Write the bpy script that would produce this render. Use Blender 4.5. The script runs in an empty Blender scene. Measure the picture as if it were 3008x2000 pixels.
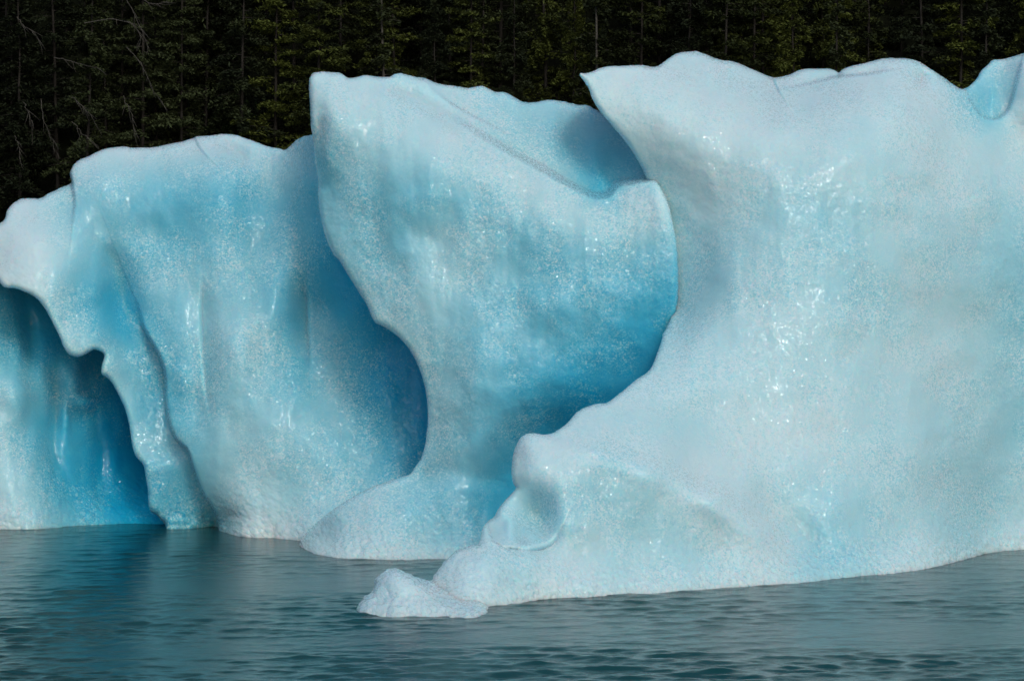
import bpy, math, random
import numpy as np

random.seed(7)
RNG = np.random.default_rng(11)
scene = bpy.context.scene
COL = scene.collection

# ------------------------------------------------------------------ camera
H = 7.7                      # lens height above the water
F = 8530.0                   # focal length in photo pixels (3008 wide)
CX, CY = 1504.0, 1000.0
PITCH = math.atan(383.0 / F)
cam_d = bpy.data.cameras.new("camera")
cam = bpy.data.objects.new("camera", cam_d)
COL.objects.link(cam)
cam.location = (0, 0, H)
cam.rotation_euler = (math.pi / 2 - PITCH, 0, 0)
cam_d.sensor_width = 36.0
cam_d.lens = 36.0 * F / 3008.0
cam_d.clip_start = 1.0
cam_d.clip_end = 20000
scene.camera = cam

cT, sT = math.cos(PITCH), math.sin(PITCH)


def survey(px, py, Y):
    """world point at distance Y (metres out over the water) seen at photo position px, py"""
    x = (np.asarray(px, float) - CX) / F
    y = (CY - np.asarray(py, float)) / F
    dy = cT + y * sT
    dz = -sT + y * cT
    return np.stack([x / dy * Y, np.broadcast_to(Y, np.shape(x / dy)) * 1.0, H + dz / dy * Y], -1)


def water_Y(py):
    y = (CY - np.asarray(py, float)) / F
    return -H * (cT + y * sT) / (-sT + y * cT)


# ------------------------------------------------------------------ tags
def tag(o, label=None, cat=None, group=None, kind=None):
    if label: o["label"] = label
    if cat: o["category"] = cat
    if group: o["group"] = group
    if kind: o["kind"] = kind
    return o


def link(name, me, mat, parent=None):
    o = bpy.data.objects.new(name, me)
    if mat and not me.materials: me.materials.append(mat)
    COL.objects.link(o)
    if parent is not None: o.parent = parent
    return o


def empty(name, loc=(0, 0, 0)):
    o = bpy.data.objects.new(name, None)
    COL.objects.link(o)
    o.location = loc
    return o


def mesh_from(name, V, faces4, smooth=True):
    me = bpy.data.meshes.new(name)
    V = np.asarray(V, np.float32)
    Fq = np.asarray(faces4, np.int32)
    me.vertices.add(len(V))
    me.vertices.foreach_set("co", V.ravel())
    n = len(Fq)
    k = Fq.shape[1]
    me.loops.add(n * k)
    me.loops.foreach_set("vertex_index", Fq.ravel())
    me.polygons.add(n)
    me.polygons.foreach_set("loop_start", np.arange(n, dtype=np.int32) * k)
    me.polygons.foreach_set("loop_total", np.full(n, k, np.int32))
    me.polygons.foreach_set("use_smooth", np.full(n, smooth, bool))
    me.update(calc_edges=True)
    me.validate()
    return me


# ------------------------------------------------------------------ numpy noise
_G = RNG.normal(size=(4096, 3)); _G /= np.linalg.norm(_G, axis=1)[:, None]


def perlin(P, seed=0):
    P = np.asarray(P, float)
    I = np.floor(P).astype(np.int64)
    f = P - I
    u = f * f * f * (f * (f * 6 - 15) + 10)
    out = np.zeros(P.shape[:-1])
    for dx in (0, 1):
        for dy in (0, 1):
            for dz in (0, 1):
                h = ((I[..., 0] + dx) * 73856093 ^ (I[..., 1] + dy) * 19349663 ^ (I[..., 2] + dz) * 83492791 ^ (seed * 2654435)) & 4095
                h = (h * 1103 + 12345 + seed * 77) & 4095
                g = _G[h]
                d = g[..., 0] * (f[..., 0] - dx) + g[..., 1] * (f[..., 1] - dy) + g[..., 2] * (f[..., 2] - dz)
                w = (u[..., 0] if dx else 1 - u[..., 0]) * (u[..., 1] if dy else 1 - u[..., 1]) * (u[..., 2] if dz else 1 - u[..., 2])
                out += w * d
    return out


def fbm(P, octaves=4, seed=0, gain=0.5):
    a, s, out = 1.0, 1.0, 0
    for o in range(octaves):
        out = out + a * perlin(np.asarray(P) * s, seed + o)
        a *= gain; s *= 2.03
    return out


# ------------------------------------------------------------------ surfaces through measured points
def tps(pts, vals, Q):
    pts = np.asarray(pts, float) / 1000; vals = np.asarray(vals, float)
    n = len(pts)
    def phi(r2): return np.where(r2 > 1e-12, 0.5 * r2 * np.log(np.maximum(r2, 1e-12)), 0)
    D = ((pts[:, None] - pts[None]) ** 2).sum(-1)
    A = np.zeros((n + 3, n + 3))
    A[:n, :n] = phi(D) + np.eye(n) * 4e-4
    A[:n, n] = 1; A[:n, n + 1:] = pts
    A[n, :n] = 1; A[n + 1:, :n] = pts.T
    b = np.zeros(n + 3); b[:n] = vals
    w = np.linalg.solve(A, b)
    Q = np.asarray(Q, float) / 1000
    out = w[n] + Q[..., 0] * w[n + 1] + Q[..., 1] * w[n + 2]
    for i in range(n):
        out = out + w[i] * phi((Q[..., 0] - pts[i, 0]) ** 2 + (Q[..., 1] - pts[i, 1]) ** 2)
    return out


def smooth_poly(poly, rounds=2, closed=True):
    P = np.asarray(poly, float)
    for _ in range(rounds):                       # corner cutting
        A = P; B = np.roll(P, -1, 0)
        if not closed: A, B = P[:-1], P[1:]
        N = np.empty((len(A) * 2, 2)); N[0::2] = A * .8 + B * .2; N[1::2] = A * .2 + B * .8
        if not closed: N = np.vstack([P[:1], N, P[-1:]])
        P = N
    return P


def seg_dist(Q, P, closed):
    """distance to polyline, which side (+ left of travel), place along it 0..1"""
    A = P if closed else P[:-1]
    B = np.roll(P, -1, 0) if closed else P[1:]
    best = np.full(Q.shape[:-1], 1e18); side = np.zeros(Q.shape[:-1]); along = np.zeros(Q.shape[:-1])
    L = np.concatenate([[0], np.cumsum(np.linalg.norm(B - A, axis=1))])
    for i in range(len(A)):
        d = B[i] - A[i]; l2 = (d ** 2).sum()
        if l2 < 1e-9: continue
        rx = Q[..., 0] - A[i, 0]; ry = Q[..., 1] - A[i, 1]
        t = np.clip((rx * d[0] + ry * d[1]) / l2, 0, 1)
        ex = rx - t * d[0]; ey = ry - t * d[1]
        q = ex * ex + ey * ey
        m = q < best
        best = np.where(m, q, best)
        side = np.where(m, d[0] * ry - d[1] * rx, side)
        along = np.where(m, (L[i] + t * np.sqrt(l2)) / L[-1], along)
    return np.sqrt(best), -np.sign(side), along


def inside(Q, P):
    x, y = Q[..., 0], Q[..., 1]
    c = np.zeros(Q.shape[:-1], bool)
    A = P; B = np.roll(P, -1, 0)
    for i in range(len(A)):
        (x1, y1), (x2, y2) = A[i], B[i]
        if y1 == y2: continue
        m = ((y1 > y) != (y2 > y)) & (x < (x2 - x1) * (y - y1) / (y2 - y1) + x1)
        c ^= m
    return c


def sstep(a, b, x):
    t = np.clip((x - a) / (b - a), 0, 1)
    return t * t * (3 - 2 * t)


def soft_fade(Q, P, dmin, fade):
    """fade along a line that stays smooth where the nearest place on the line jumps"""
    L = np.concatenate([[0], np.cumsum(np.linalg.norm(np.diff(P, axis=0), axis=1))])
    num = np.zeros(Q.shape[:-1]); den = np.zeros(Q.shape[:-1])
    for u in np.linspace(0, 1, 41):
        x = np.interp(u * L[-1], L, P[:, 0]); y = np.interp(u * L[-1], L, P[:, 1])
        w = (1.0 if fade[0] <= 0 else float(sstep(0, fade[0], u))) * (1.0 if fade[1] <= 0 else float(sstep(0, fade[1], 1 - u)))
        k = np.exp(-(np.hypot(Q[..., 0] - x, Q[..., 1] - y) - dmin) / 22.0)
        num += w * k; den += k
    return num / np.maximum(den, 1e-12)


def crease(Q, line, amp, width, side, fade=(0.15, 0.15), core=6.0):
    """a fold in the ice: the surface drops back by amp on one side of the line and recovers over width"""
    P = smooth_poly(line, 2, False)
    d, s, t = seg_dist(Q, P, False)
    w = soft_fade(Q, P, d, fade)
    sd = d * s * side
    return amp * w * sstep(-core, core, sd) * np.exp(-(np.maximum(sd, 0) / width) ** 1.5)


def groove(Q, line, amp, width, fade=(0.25, 0.25)):
    P = smooth_poly(line, 2, False)
    d, s, t = seg_dist(Q, P, False)
    return amp * soft_fade(Q, P, d, fade) * np.exp(-(d / width) ** 2)


def bump(Q, x, y, rx, ry, amp):
    return amp * np.exp(-(((Q[..., 0] - x) / rx) ** 2 + ((Q[..., 1] - y) / ry) ** 2))


def ice_solid(name, outline, controls, tints_and_shade, mat, parent, feats=(), step=3.0, roundw=45, roundr=0.55,
              thick=5.0, thickw=260, lump=0.10, seed=1, sharp=1, tshift=0.0):
    P = smooth_poly(outline, sharp)
    x0, y0 = P.min(0) - 2 * step; x1, y1 = P.max(0) + 2 * step
    gx = np.arange(x0, x1, step); gy = np.arange(y0, y1, step)
    Q = np.stack(np.meshgrid(gx, gy), -1)
    d, _, _ = seg_dist(Q, P, True)
    ins = inside(Q, P)
    sd = np.where(ins, d, -d)
    cells = (sd[:-1, :-1] > 0) | (sd[1:, :-1] > 0) | (sd[:-1, 1:] > 0) | (sd[1:, 1:] > 0)
    # pull the outside grid points and the nearest inside ones onto the outline
    gyv, gxv = np.gradient(sd, step)
    gl = np.maximum(np.hypot(gxv, gyv), 0.3)
    snap = (~ins)
    QQ = Q.copy()
    QQ[..., 0] = np.where(snap, Q[..., 0] - gxv / gl * sd, Q[..., 0])
    QQ[..., 1] = np.where(snap, Q[..., 1] - gyv / gl * sd, Q[..., 1])
    dd = np.where(ins, d, 0)
    c = np.array(controls, float)
    Y = tps(c[:, :2], c[:, 2], QQ)
    for f in feats: Y = Y + f(QQ)
    W0 = survey(QQ[..., 0], QQ[..., 1], 65.0)
    lowf = fbm(W0 * np.array([.45, 1, .40]) + 13 * seed, 3, seed)
    med = fbm(W0 * np.array([1.7, 1, .5]) + 31 * seed, 3, seed + 5)
    mid = fbm(W0 * np.array([.85, 1, .8]) + 47 * seed, 3, seed + 3)
    Y = Y + 0.09 * mid + lump * 2.2 * lowf + lump * 0.55 * med
    zz = survey(QQ[..., 0], QQ[..., 1], Y)[..., 2]
    band = np.exp(-(zz / 0.45) ** 2)
    Wn = survey(QQ[..., 0], QQ[..., 1], Y)
    Y = Y + 0.06 * band * fbm(Wn * np.array([2.6, .3, 2.4]) + 5 * seed, 5, seed + 9, 0.75)
    if roundw > 0:
        t = np.clip(1 - dd / roundw, 0, 1)
        Y = Y + roundr * (1 - np.sqrt(np.maximum(1 - t * t, 0)))
    tb = np.clip(1 - dd / thickw, 0, 1)
    YB = Y + thick * np.sqrt(np.maximum(1 - tb * tb, 0)) + 0.02
    YB = np.where(ins, YB, Y)
    tc = np.array(tints_and_shade, float)
    T = tps(tc[:, :2], tc[:, 2], QQ) + tshift  # blueness of the ice, with the shade of recesses worked into it
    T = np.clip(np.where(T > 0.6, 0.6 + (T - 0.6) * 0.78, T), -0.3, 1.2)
    used = np.zeros(sd.shape, bool)
    used[:-1, :-1] |= cells; used[1:, :-1] |= cells; used[:-1, 1:] |= cells; used[1:, 1:] |= cells
    idf = np.full(sd.shape, -1); idf[used] = np.arange(used.sum())
    nb = used.sum()
    backv = used & ins
    idb = np.where(used, idf, -1); idb[backv] = nb + np.arange(backv.sum())
    Vf = survey(QQ[..., 0], QQ[..., 1], Y)[used]
    Vb = survey(QQ[..., 0], QQ[..., 1], YB)[backv]
    jj, ii = np.nonzero(cells)
    q = lambda I: np.stack([I[jj, ii], I[jj + 1, ii], I[jj + 1, ii + 1], I[jj, ii + 1]], -1)
    faces = np.vstack([q(idf), q(idb)[:, ::-1]])
    me = mesh_from(name, np.vstack([Vf, Vb]), faces)
    if len(me.vertices) == nb + backv.sum():
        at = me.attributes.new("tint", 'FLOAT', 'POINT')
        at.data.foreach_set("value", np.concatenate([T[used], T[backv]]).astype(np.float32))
    return link(name, me, mat, parent)


# ------------------------------------------------------------------ node helpers
def new_mat(name):
    m = bpy.data.materials.new(name); m.use_nodes = True
    nt = m.node_tree; nt.nodes.clear()
    return m, nt


def N(nt, t, **kw):
    n = nt.nodes.new(t)
    for k, v in kw.items():
        if k in n.inputs: n.inputs[k].default_value = v
        else: setattr(n, k, v)
    return n


def math_n(nt, op, a, b=None, clamp=False):
    n = nt.nodes.new("ShaderNodeMath"); n.operation = op; n.use_clamp = clamp
    for i, v in enumerate((a, b)):
        if v is None: continue
        if isinstance(v, (int, float)): n.inputs[i].default_value = v
        else: nt.links.new(v, n.inputs[i])
    return n.outputs[0]


def ice_material():
    m, nt = new_mat("glacier_ice")
    L = nt.links.new
    out = N(nt, "ShaderNodeOutputMaterial")
    bs = N(nt, "ShaderNodeBsdfPrincipled")
    L(bs.outputs[0], out.inputs[0])
    tc = N(nt, "ShaderNodeTexCoord"); co = tc.outputs["Object"]
    at = N(nt, "ShaderNodeAttribute", attribute_name="tint")  # carries painted shade as well as blue ice
    n1 = N(nt, "ShaderNodeTexNoise", Scale=0.7, Detail=4.0, Roughness=0.6); L(co, n1.inputs["Vector"])
    n2 = N(nt, "ShaderNodeTexNoise", Scale=9.0, Detail=4.0, Roughness=0.7); L(co, n2.inputs["Vector"])
    n3 = N(nt, "ShaderNodeTexVoronoi", Scale=22.0); L(co, n3.inputs["Vector"])
    a = math_n(nt, 'MULTIPLY', math_n(nt, 'SUBTRACT', n1.outputs[0], 0.5), 0.26)
    b = math_n(nt, 'MULTIPLY', math_n(nt, 'SUBTRACT', n2.outputs[0], 0.5), 0.30)
    c = math_n(nt, 'MULTIPLY', math_n(nt, 'SUBTRACT', n3.outputs["Distance"], 0.45), -0.16)
    gp = N(nt, "ShaderNodeTexNoise", Scale=0.85, Detail=3.0, Roughness=0.55); L(co, gp.inputs["Vector"])
    gm = N(nt, "ShaderNodeMapRange"); L(gp.outputs[0], gm.inputs[0])
    gm.inputs[1].default_value = 0.40; gm.inputs[2].default_value = 0.62; gm.inputs[3].default_value = 0.25; gm.inputs[4].default_value = 1.9
    gs = N(nt, "ShaderNodeTexVoronoi", Scale=30.0); L(co, gs.inputs["Vector"])
    gx = N(nt, "ShaderNodeSeparateXYZ"); L(gs.outputs["Color"], gx.inputs[0])
    c = math_n(nt, 'ADD', c, math_n(nt, 'MULTIPLY', math_n(nt, 'SUBTRACT', gx.outputs[0], 0.5), 0.13))
    speck = math_n(nt, 'MULTIPLY', math_n(nt, 'GREATER_THAN', gx.outputs[1], 0.80), -0.14)
    c = math_n(nt, 'ADD', c, speck)
    b = math_n(nt, 'MULTIPLY', b, gm.outputs[0]); c = math_n(nt, 'MULTIPLY', c, gm.outputs[0])
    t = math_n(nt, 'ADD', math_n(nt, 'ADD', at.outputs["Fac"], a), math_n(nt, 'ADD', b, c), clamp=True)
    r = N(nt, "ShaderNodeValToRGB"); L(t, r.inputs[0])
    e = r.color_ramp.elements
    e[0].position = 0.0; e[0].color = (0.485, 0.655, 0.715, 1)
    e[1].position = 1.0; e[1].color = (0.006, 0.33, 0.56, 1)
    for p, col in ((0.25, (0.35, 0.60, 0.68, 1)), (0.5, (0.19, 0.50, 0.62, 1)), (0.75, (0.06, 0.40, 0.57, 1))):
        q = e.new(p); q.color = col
    L(r.outputs[0], bs.inputs["Base Color"])
    bs.inputs["Subsurface Weight"].default_value = 0.85
    bs.inputs["Subsurface Radius"].default_value = (0.22, 0.75, 1.0)
    bs.inputs["Subsurface Scale"].default_value = 0.55
    bs.inputs["IOR"].default_value = 1.31
    bs.inputs["Roughness"].default_value = 0.38
    # every crystal of the granular surface faces its own way
    cell = N(nt, "ShaderNodeTexVoronoi", Scale=42.0); L(co, cell.inputs["Vector"])
    gn = N(nt, "ShaderNodeNewGeometry")
    v0 = N(nt, "ShaderNodeVectorMath", operation='SUBTRACT'); L(cell.outputs["Color"], v0.inputs[0]); v0.inputs[1].default_value = (.5, .5, .5)
    fm = N(nt, "ShaderNodeMapRange"); L(gp.outputs[0], fm.inputs[0])
    fm.inputs[1].default_value = 0.36; fm.inputs[2].default_value = 0.64; fm.inputs[3].default_value = 0.15; fm.inputs[4].default_value = 1.0
    v1 = N(nt, "ShaderNodeVectorMath", operation='SCALE'); L(v0.outputs[0], v1.inputs[0]); L(fm.outputs[0], v1.inputs["Scale"])
    v2_ = N(nt, "ShaderNodeVectorMath", operation='ADD'); L(v1.outputs[0], v2_.inputs[0]); L(gn.outputs["Normal"], v2_.inputs[1])
    v3 = N(nt, "ShaderNodeVectorMath", operation='NORMALIZE'); L(v2_.outputs[0], v3.inputs[0])
    L(v3.outputs[0], bs.inputs["Coat Normal"])
    bs.inputs["Coat Weight"].default_value = 1.0; bs.inputs["Coat Roughness"].default_value = 0.07; bs.inputs["Coat IOR"].default_value = 1.31
    bs.inputs["Specular IOR Level"].default_value = 0.15
    # grain of melted ice crystals: true displacement, coarser where waves wash it
    geo = N(nt, "ShaderNodeNewGeometry")
    sx = N(nt, "ShaderNodeSeparateXYZ"); L(geo.outputs["Position"], sx.inputs[0])
    mr = N(nt, "ShaderNodeMapRange"); L(sx.outputs[2], mr.inputs[0])
    mr.inputs[1].default_value = 0.0; mr.inputs[2].default_value = 1.6
    mr.inputs[3].default_value = 1.0; mr.inputs[4].default_value = 0.0
    wash = math_n(nt, 'POWER', mr.outputs[0], 1.6)
    v = N(nt, "ShaderNodeTexVoronoi", Scale=9.0); v.feature = 'SMOOTH_F1'; L(co, v.inputs["Vector"])
    v2 = N(nt, "ShaderNodeTexVoronoi", Scale=24.0); v2.feature = 'SMOOTH_F1'; L(co, v2.inputs["Vector"])
    n4 = N(nt, "ShaderNodeTexNoise", Scale=3.0, Detail=3.0); L(co, n4.inputs["Vector"])
    patch = N(nt, "ShaderNodeTexNoise", Scale=0.5, Detail=2.0); L(co, patch.inputs["Vector"])
    pm = N(nt, "ShaderNodeMapRange"); L(patch.outputs[0], pm.inputs[0])
    pm.inputs[1].default_value = 0.38; pm.inputs[2].default_value = 0.62
    pm.inputs[3].default_value = 0.25; pm.inputs[4].default_value = 1.0
    amp = math_n(nt, 'ADD', math_n(nt, 'MULTIPLY', wash, 0.05), math_n(nt, 'MULTIPLY', pm.outputs[0], 0.022))
    h = math_n(nt, 'MULTIPLY', math_n(nt, 'ADD', v.outputs["Distance"], math_n(nt, 'MULTIPLY', v2.outputs["Distance"], 0.5)), amp)
    h = math_n(nt, 'ADD', h, math_n(nt, 'MULTIPLY', n4.outputs[0], 0.02))
    dp = N(nt, "ShaderNodeDisplacement", Midlevel=0.0, Scale=1.0); L(h, dp.inputs["Height"])
    L(dp.outputs[0], out.inputs["Displacement"])
    m.displacement_method = 'DISPLACEMENT'
    return m


ICE = ice_material()

# ================================================================== THE ICE
def wl(pts):            # points along a waterline: their distance follows from the flat water
    return [(x, y, float(water_Y(y))) for x, y in pts]


def keel(pts, dy=110, dY=-0.3):
    return [(x, y + dy, float(water_Y(y)) + dY) for x, y in pts]


def ease(c, n_wl, k):
    """soften the relief of the measured points towards their mean plane; the points on the waterline stay"""
    c = np.array(c, float); m = 2 * n_wl
    A = np.c_[np.ones(len(c)), c[:, :2]]
    w, *_ = np.linalg.lstsq(A, c[:, 2], rcond=None)
    p = A @ w
    c[m:, 2] = p[m:] + k * (c[m:, 2] - p[m:])
    return c


# ---- blue iceberg: wall, cave, fin
blue = empty("iceberg", (-3.0, 70.0, 0.0))
tag(blue, "blue iceberg with a tall smooth fin and a dark undercut cave at its waterline", "iceberg", "icebergs")
white = empty("iceberg", (6.0, 62.0, 0.0))
tag(white, "broad pale white iceberg with a pointed overhanging tip and low icy tongue in the water", "iceberg", "icebergs")

WALL = [(-260, 700), (-120, 690), (-30, 672), (8, 655), (18, 640), (20, 621), (38, 600), (60, 586), (85, 584), (120, 586), (140, 572), (170, 558),
        (213, 541), (209, 520), (207, 508), (215, 490), (230, 473), (260, 462), (285, 448), (315, 437), (345, 434), (370, 433), (385, 438),
        (410, 436), (450, 436), (490, 428), (530, 420), (573, 407), (576, 403), (625, 400), (655, 396), (690, 399), (720, 409), (750, 419), (790, 436),
        (815, 438), (840, 444), (855, 430), (875, 411), (900, 401), (940, 395), (1020, 420), (1150, 560), (1300, 800), (1380, 1100),
        (1360, 1400), (1250, 1600), (1100, 1720), (640, 1720), (500, 1700), (498, 1570), (490, 1535), (470, 1515), (441, 1495), (437, 1440), (430, 1400), (425, 1365), (400, 1340),
        (390, 1310), (385, 1260), (370, 1200), (350, 1160), (335, 1130), (320, 1110), (298, 1097), (300, 1075), (310, 1045), (300, 1032),
        (277, 1023), (262, 1032), (245, 1042), (225, 1047), (205, 1040), (190, 1020), (175, 985), (155, 945), (135, 905), (110, 875), (90, 862),
        (60, 850), (40, 843), (22, 845), (8, 838), (-20, 800), (-140, 790), (-260, 800)]
wall_wl = [(500, 1556), (575, 1557), (645, 1556), (700, 1574), (800, 1580), (890, 1588), (960, 1600), (1100, 1610)]
wall_c = wl(wall_wl) + keel(wall_wl) + [
    (-200, 750, 70.5), (0, 760, 69.6), (60, 620, 70.6), (130, 600, 70.9), (60, 800, 69.0), (100, 720, 69.4), (200, 620, 70.6),
    (230, 480, 71.6), (400, 450, 72.0), (650, 405, 72.2), (830, 450, 71.4), (910, 410, 69.8), (300, 540, 70.7), (450, 540, 70.7), (600, 480, 70.9),
    (700, 520, 70.5), (830, 560, 70.9), (930, 520, 68.6), (350, 680, 70.4), (500, 700, 70.4), (650, 720, 69.9), (800, 740, 70.3), (880, 700, 69.6),
    (960, 760, 68.8), (180, 850, 69.0), (230, 1000, 68.8), (370, 880, 70.4), (430, 860, 70.1), (340, 1000, 69.5), (360, 1120, 69.5), (420, 1280, 69.5),
    (460, 1420, 69.6), (550, 950, 69.5), (650, 950, 68.9), (790, 920, 69.2), (870, 900, 69.7), (940, 900, 70.0), (1040, 900, 68.6), (1150, 1000, 68.7),
    (600, 1150, 68.8), (750, 1150, 68.3), (880, 1150, 68.5), (1000, 1150, 69.2), (1120, 1150, 68.5), (1240, 1200, 68.5), (640, 1350, 68.6), (800, 1350, 67.9),
    (950, 1350, 67.8), (1080, 1340, 68.3), (1180, 1330, 68.1), (1240, 1400, 68.2), (680, 1480, 68.6), (850, 1480, 67.9), (1000, 1460, 67.6)]
wall_t = [(-200, 750, .3), (30, 700, -.05), (60, 600, .05), (100, 780, .0), (200, 600, .40), (230, 480, .12), (400, 460, .16), (650, 420, .10), (600, 440, .12), (830, 460, .30),  # blue ice; deepest values also paint the shade beside the fin and folds
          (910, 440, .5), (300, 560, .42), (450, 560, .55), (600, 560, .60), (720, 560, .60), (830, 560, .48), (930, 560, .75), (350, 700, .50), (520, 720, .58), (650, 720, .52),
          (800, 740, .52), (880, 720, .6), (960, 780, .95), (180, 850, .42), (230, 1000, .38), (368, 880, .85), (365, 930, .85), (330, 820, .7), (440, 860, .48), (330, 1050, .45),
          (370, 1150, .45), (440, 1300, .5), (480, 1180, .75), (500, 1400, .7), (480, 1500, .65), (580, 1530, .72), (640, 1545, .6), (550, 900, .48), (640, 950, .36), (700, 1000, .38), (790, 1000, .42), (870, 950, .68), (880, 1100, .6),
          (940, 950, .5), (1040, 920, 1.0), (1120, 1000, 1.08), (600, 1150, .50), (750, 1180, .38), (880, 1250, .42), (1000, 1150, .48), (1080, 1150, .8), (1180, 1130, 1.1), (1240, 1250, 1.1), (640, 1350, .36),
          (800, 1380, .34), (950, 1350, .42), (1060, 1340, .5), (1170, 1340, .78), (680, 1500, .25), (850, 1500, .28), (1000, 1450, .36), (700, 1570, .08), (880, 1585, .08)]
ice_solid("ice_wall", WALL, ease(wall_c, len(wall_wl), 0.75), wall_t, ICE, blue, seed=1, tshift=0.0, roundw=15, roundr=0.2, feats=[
    lambda Q: crease(Q, [(400, 880), (412, 910), (420, 950), (440, 990), (470, 1040), (490, 1100), (490, 1170), (500, 1240), (520, 1290), (555, 1320),
                         (575, 1390), (600, 1450), (625, 1480), (645, 1520), (649, 1560), (650, 1700)], 0.9, 130, -1, (0.12, 0)),
    lambda Q: groove(Q, [(300, 690), (350, 800), (372, 900), (365, 1000)], 0.45, 46),
    lambda Q: groove(Q, [(870, 520), (880, 700), (900, 900), (905, 1100), (915, 1250)], 0.12, 36),
    lambda Q: crease(Q, [(905, 780), (905, 900), (910, 1000), (912, 1120)], 0.18, 60, -1, (0.4, 0.4)),
    lambda Q: groove(Q, [(580, 800), (600, 950), (585, 1150), (600, 1300)], 0.25, 40),
    lambda Q: crease(Q, [(590, 800), (590, 950), (600, 1150), (625, 1260)], 0.14, 60, 1, (0.3, 0.4)),
    lambda Q: groove(Q, [(928, 440), (930, 560), (948, 680)], 0.3, 30),
    lambda Q: crease(Q, [(205, 500), (213, 545), (222, 590), (215, 650)], 0.5, 70, -1, (0, 0.6)),
    lambda Q: groove(Q, [(640, 405), (690, 440), (740, 480)], 0.22, 22),
    lambda Q: crease(Q, [(573, 405), (590, 440), (620, 470)], 0.2, 50, -1, (0, 0.5)),
    lambda Q: bump(Q, 810, 820, 60, 170, -0.35) + bump(Q, 700, 1040, 50, 120, -0.2),
])

CAVE = [(-300, 760), (40, 770), (330, 800), (480, 900), (560, 1150), (600, 1400), (620, 1560), (620, 1720), (-300, 1720)]
cave_wl = [(-200, 1548), (0, 1552), (80, 1554), (150, 1549), (300, 1540), (440, 1539), (480, 1539), (580, 1539)]
cave_c = wl(cave_wl) + keel(cave_wl) + [(-200, 1100, 70.2), (0, 1100, 70.5), (0, 1300, 70.1), (70, 1400, 70.0), (150, 1300, 71.2), (200, 1450, 71.1), (300, 1300, 72.6), (320, 1450, 72.2), (440, 1450, 72.6),
                                        (250, 1100, 72.4), (100, 950, 72.2), (20, 880, 71.2), (300, 950, 73.0), (450, 1150, 74), (100, 1080, 71.2), (560, 1450, 73.5), (-250, 800, 71.5), (300, 820, 73.5)]
cave_t = [(-200, 1100, .3), (0, 900, .78), (60, 900, .84), (120, 950, .92), (20, 1150, .42), (20, 1400, .30), (90, 1400, .42), (60, 1050, .8), (120, 1250, .72), (150, 1400, .75), (230, 1300, .92), (250, 1450, .95), (380, 1400, 1.25), (420, 1500, 1.25),  # deep blue ice; the highest values also paint the cave's shade
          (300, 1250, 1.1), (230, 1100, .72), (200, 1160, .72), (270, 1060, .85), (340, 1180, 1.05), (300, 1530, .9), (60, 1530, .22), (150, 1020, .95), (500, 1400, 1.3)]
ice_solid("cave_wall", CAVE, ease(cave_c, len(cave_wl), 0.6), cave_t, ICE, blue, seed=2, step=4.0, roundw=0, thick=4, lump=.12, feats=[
    lambda Q: bump(Q, 215, 1110, 34, 60, -0.35) + bump(Q, 250, 1180, 30, 22, -0.25) + bump(Q, 190, 1230, 12, 45, -0.18),
    lambda Q: groove(Q, [(150, 1050), (170, 1150), (150, 1300), (180, 1450)], 0.25, 26) + groove(Q, [(270, 1230), (300, 1330), (290, 1450)], 0.22, 30),
    lambda Q: groove(Q, [(70, 900), (90, 1000), (85, 1120)], 0.3, 26) + bump(Q, 50, 1160, 40, 70, -0.3),
])

FIN = [(912, 300), (910, 255), (912, 228), (920, 217), (940, 213), (960, 213), (985, 215), (1000, 216), (1012, 225), (1023, 232), (1045, 230), (1075, 222), (1100, 228),
       (1145, 230), (1165, 220), (1175, 218), (1190, 221), (1220, 229), (1250, 232), (1275, 245), (1310, 253), (1345, 256), (1370, 262), (1390, 259),
       (1413, 253), (1435, 262), (1455, 273), (1485, 273), (1510, 288), (1535, 302), (1560, 305), (1585, 301), (1612, 295), (1650, 300), (1695, 312),
       (1725, 311), (1750, 325), (1773, 337), (1830, 385), (1868, 440), (1898, 500), (1919, 524), (1938, 548), (1955, 582), (1966, 615), (1975, 655), (1986, 720),
       (1990, 800), (1990, 870), (1982, 930), (1970, 1000), (1975, 1100), (1950, 1300), (1800, 1500), (1650, 1720), (940, 1720), (886, 1660), (885, 1590), (905, 1565), (935, 1535), (970, 1505), (1010, 1478),
       (1060, 1448), (1110, 1425), (1180, 1402), (1206, 1395), (1222, 1370), (1240, 1345), (1252, 1300), (1259, 1240), (1257, 1180), (1249, 1130), (1240, 1100),
       (1225, 1060), (1205, 1025), (1180, 995), (1150, 970), (1125, 955), (1103, 947), (1095, 930), (1078, 890), (1045, 840), (1020, 800), (1000, 765), (980, 745), (960, 700), (944, 640), (935, 570), (938, 530), (928, 480), (926, 430), (918, 380), (914, 340)]
fin_wl = [(892, 1606), (930, 1626), (1000, 1637), (1100, 1641), (1200, 1642), (1340, 1640), (1450, 1635)]
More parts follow.
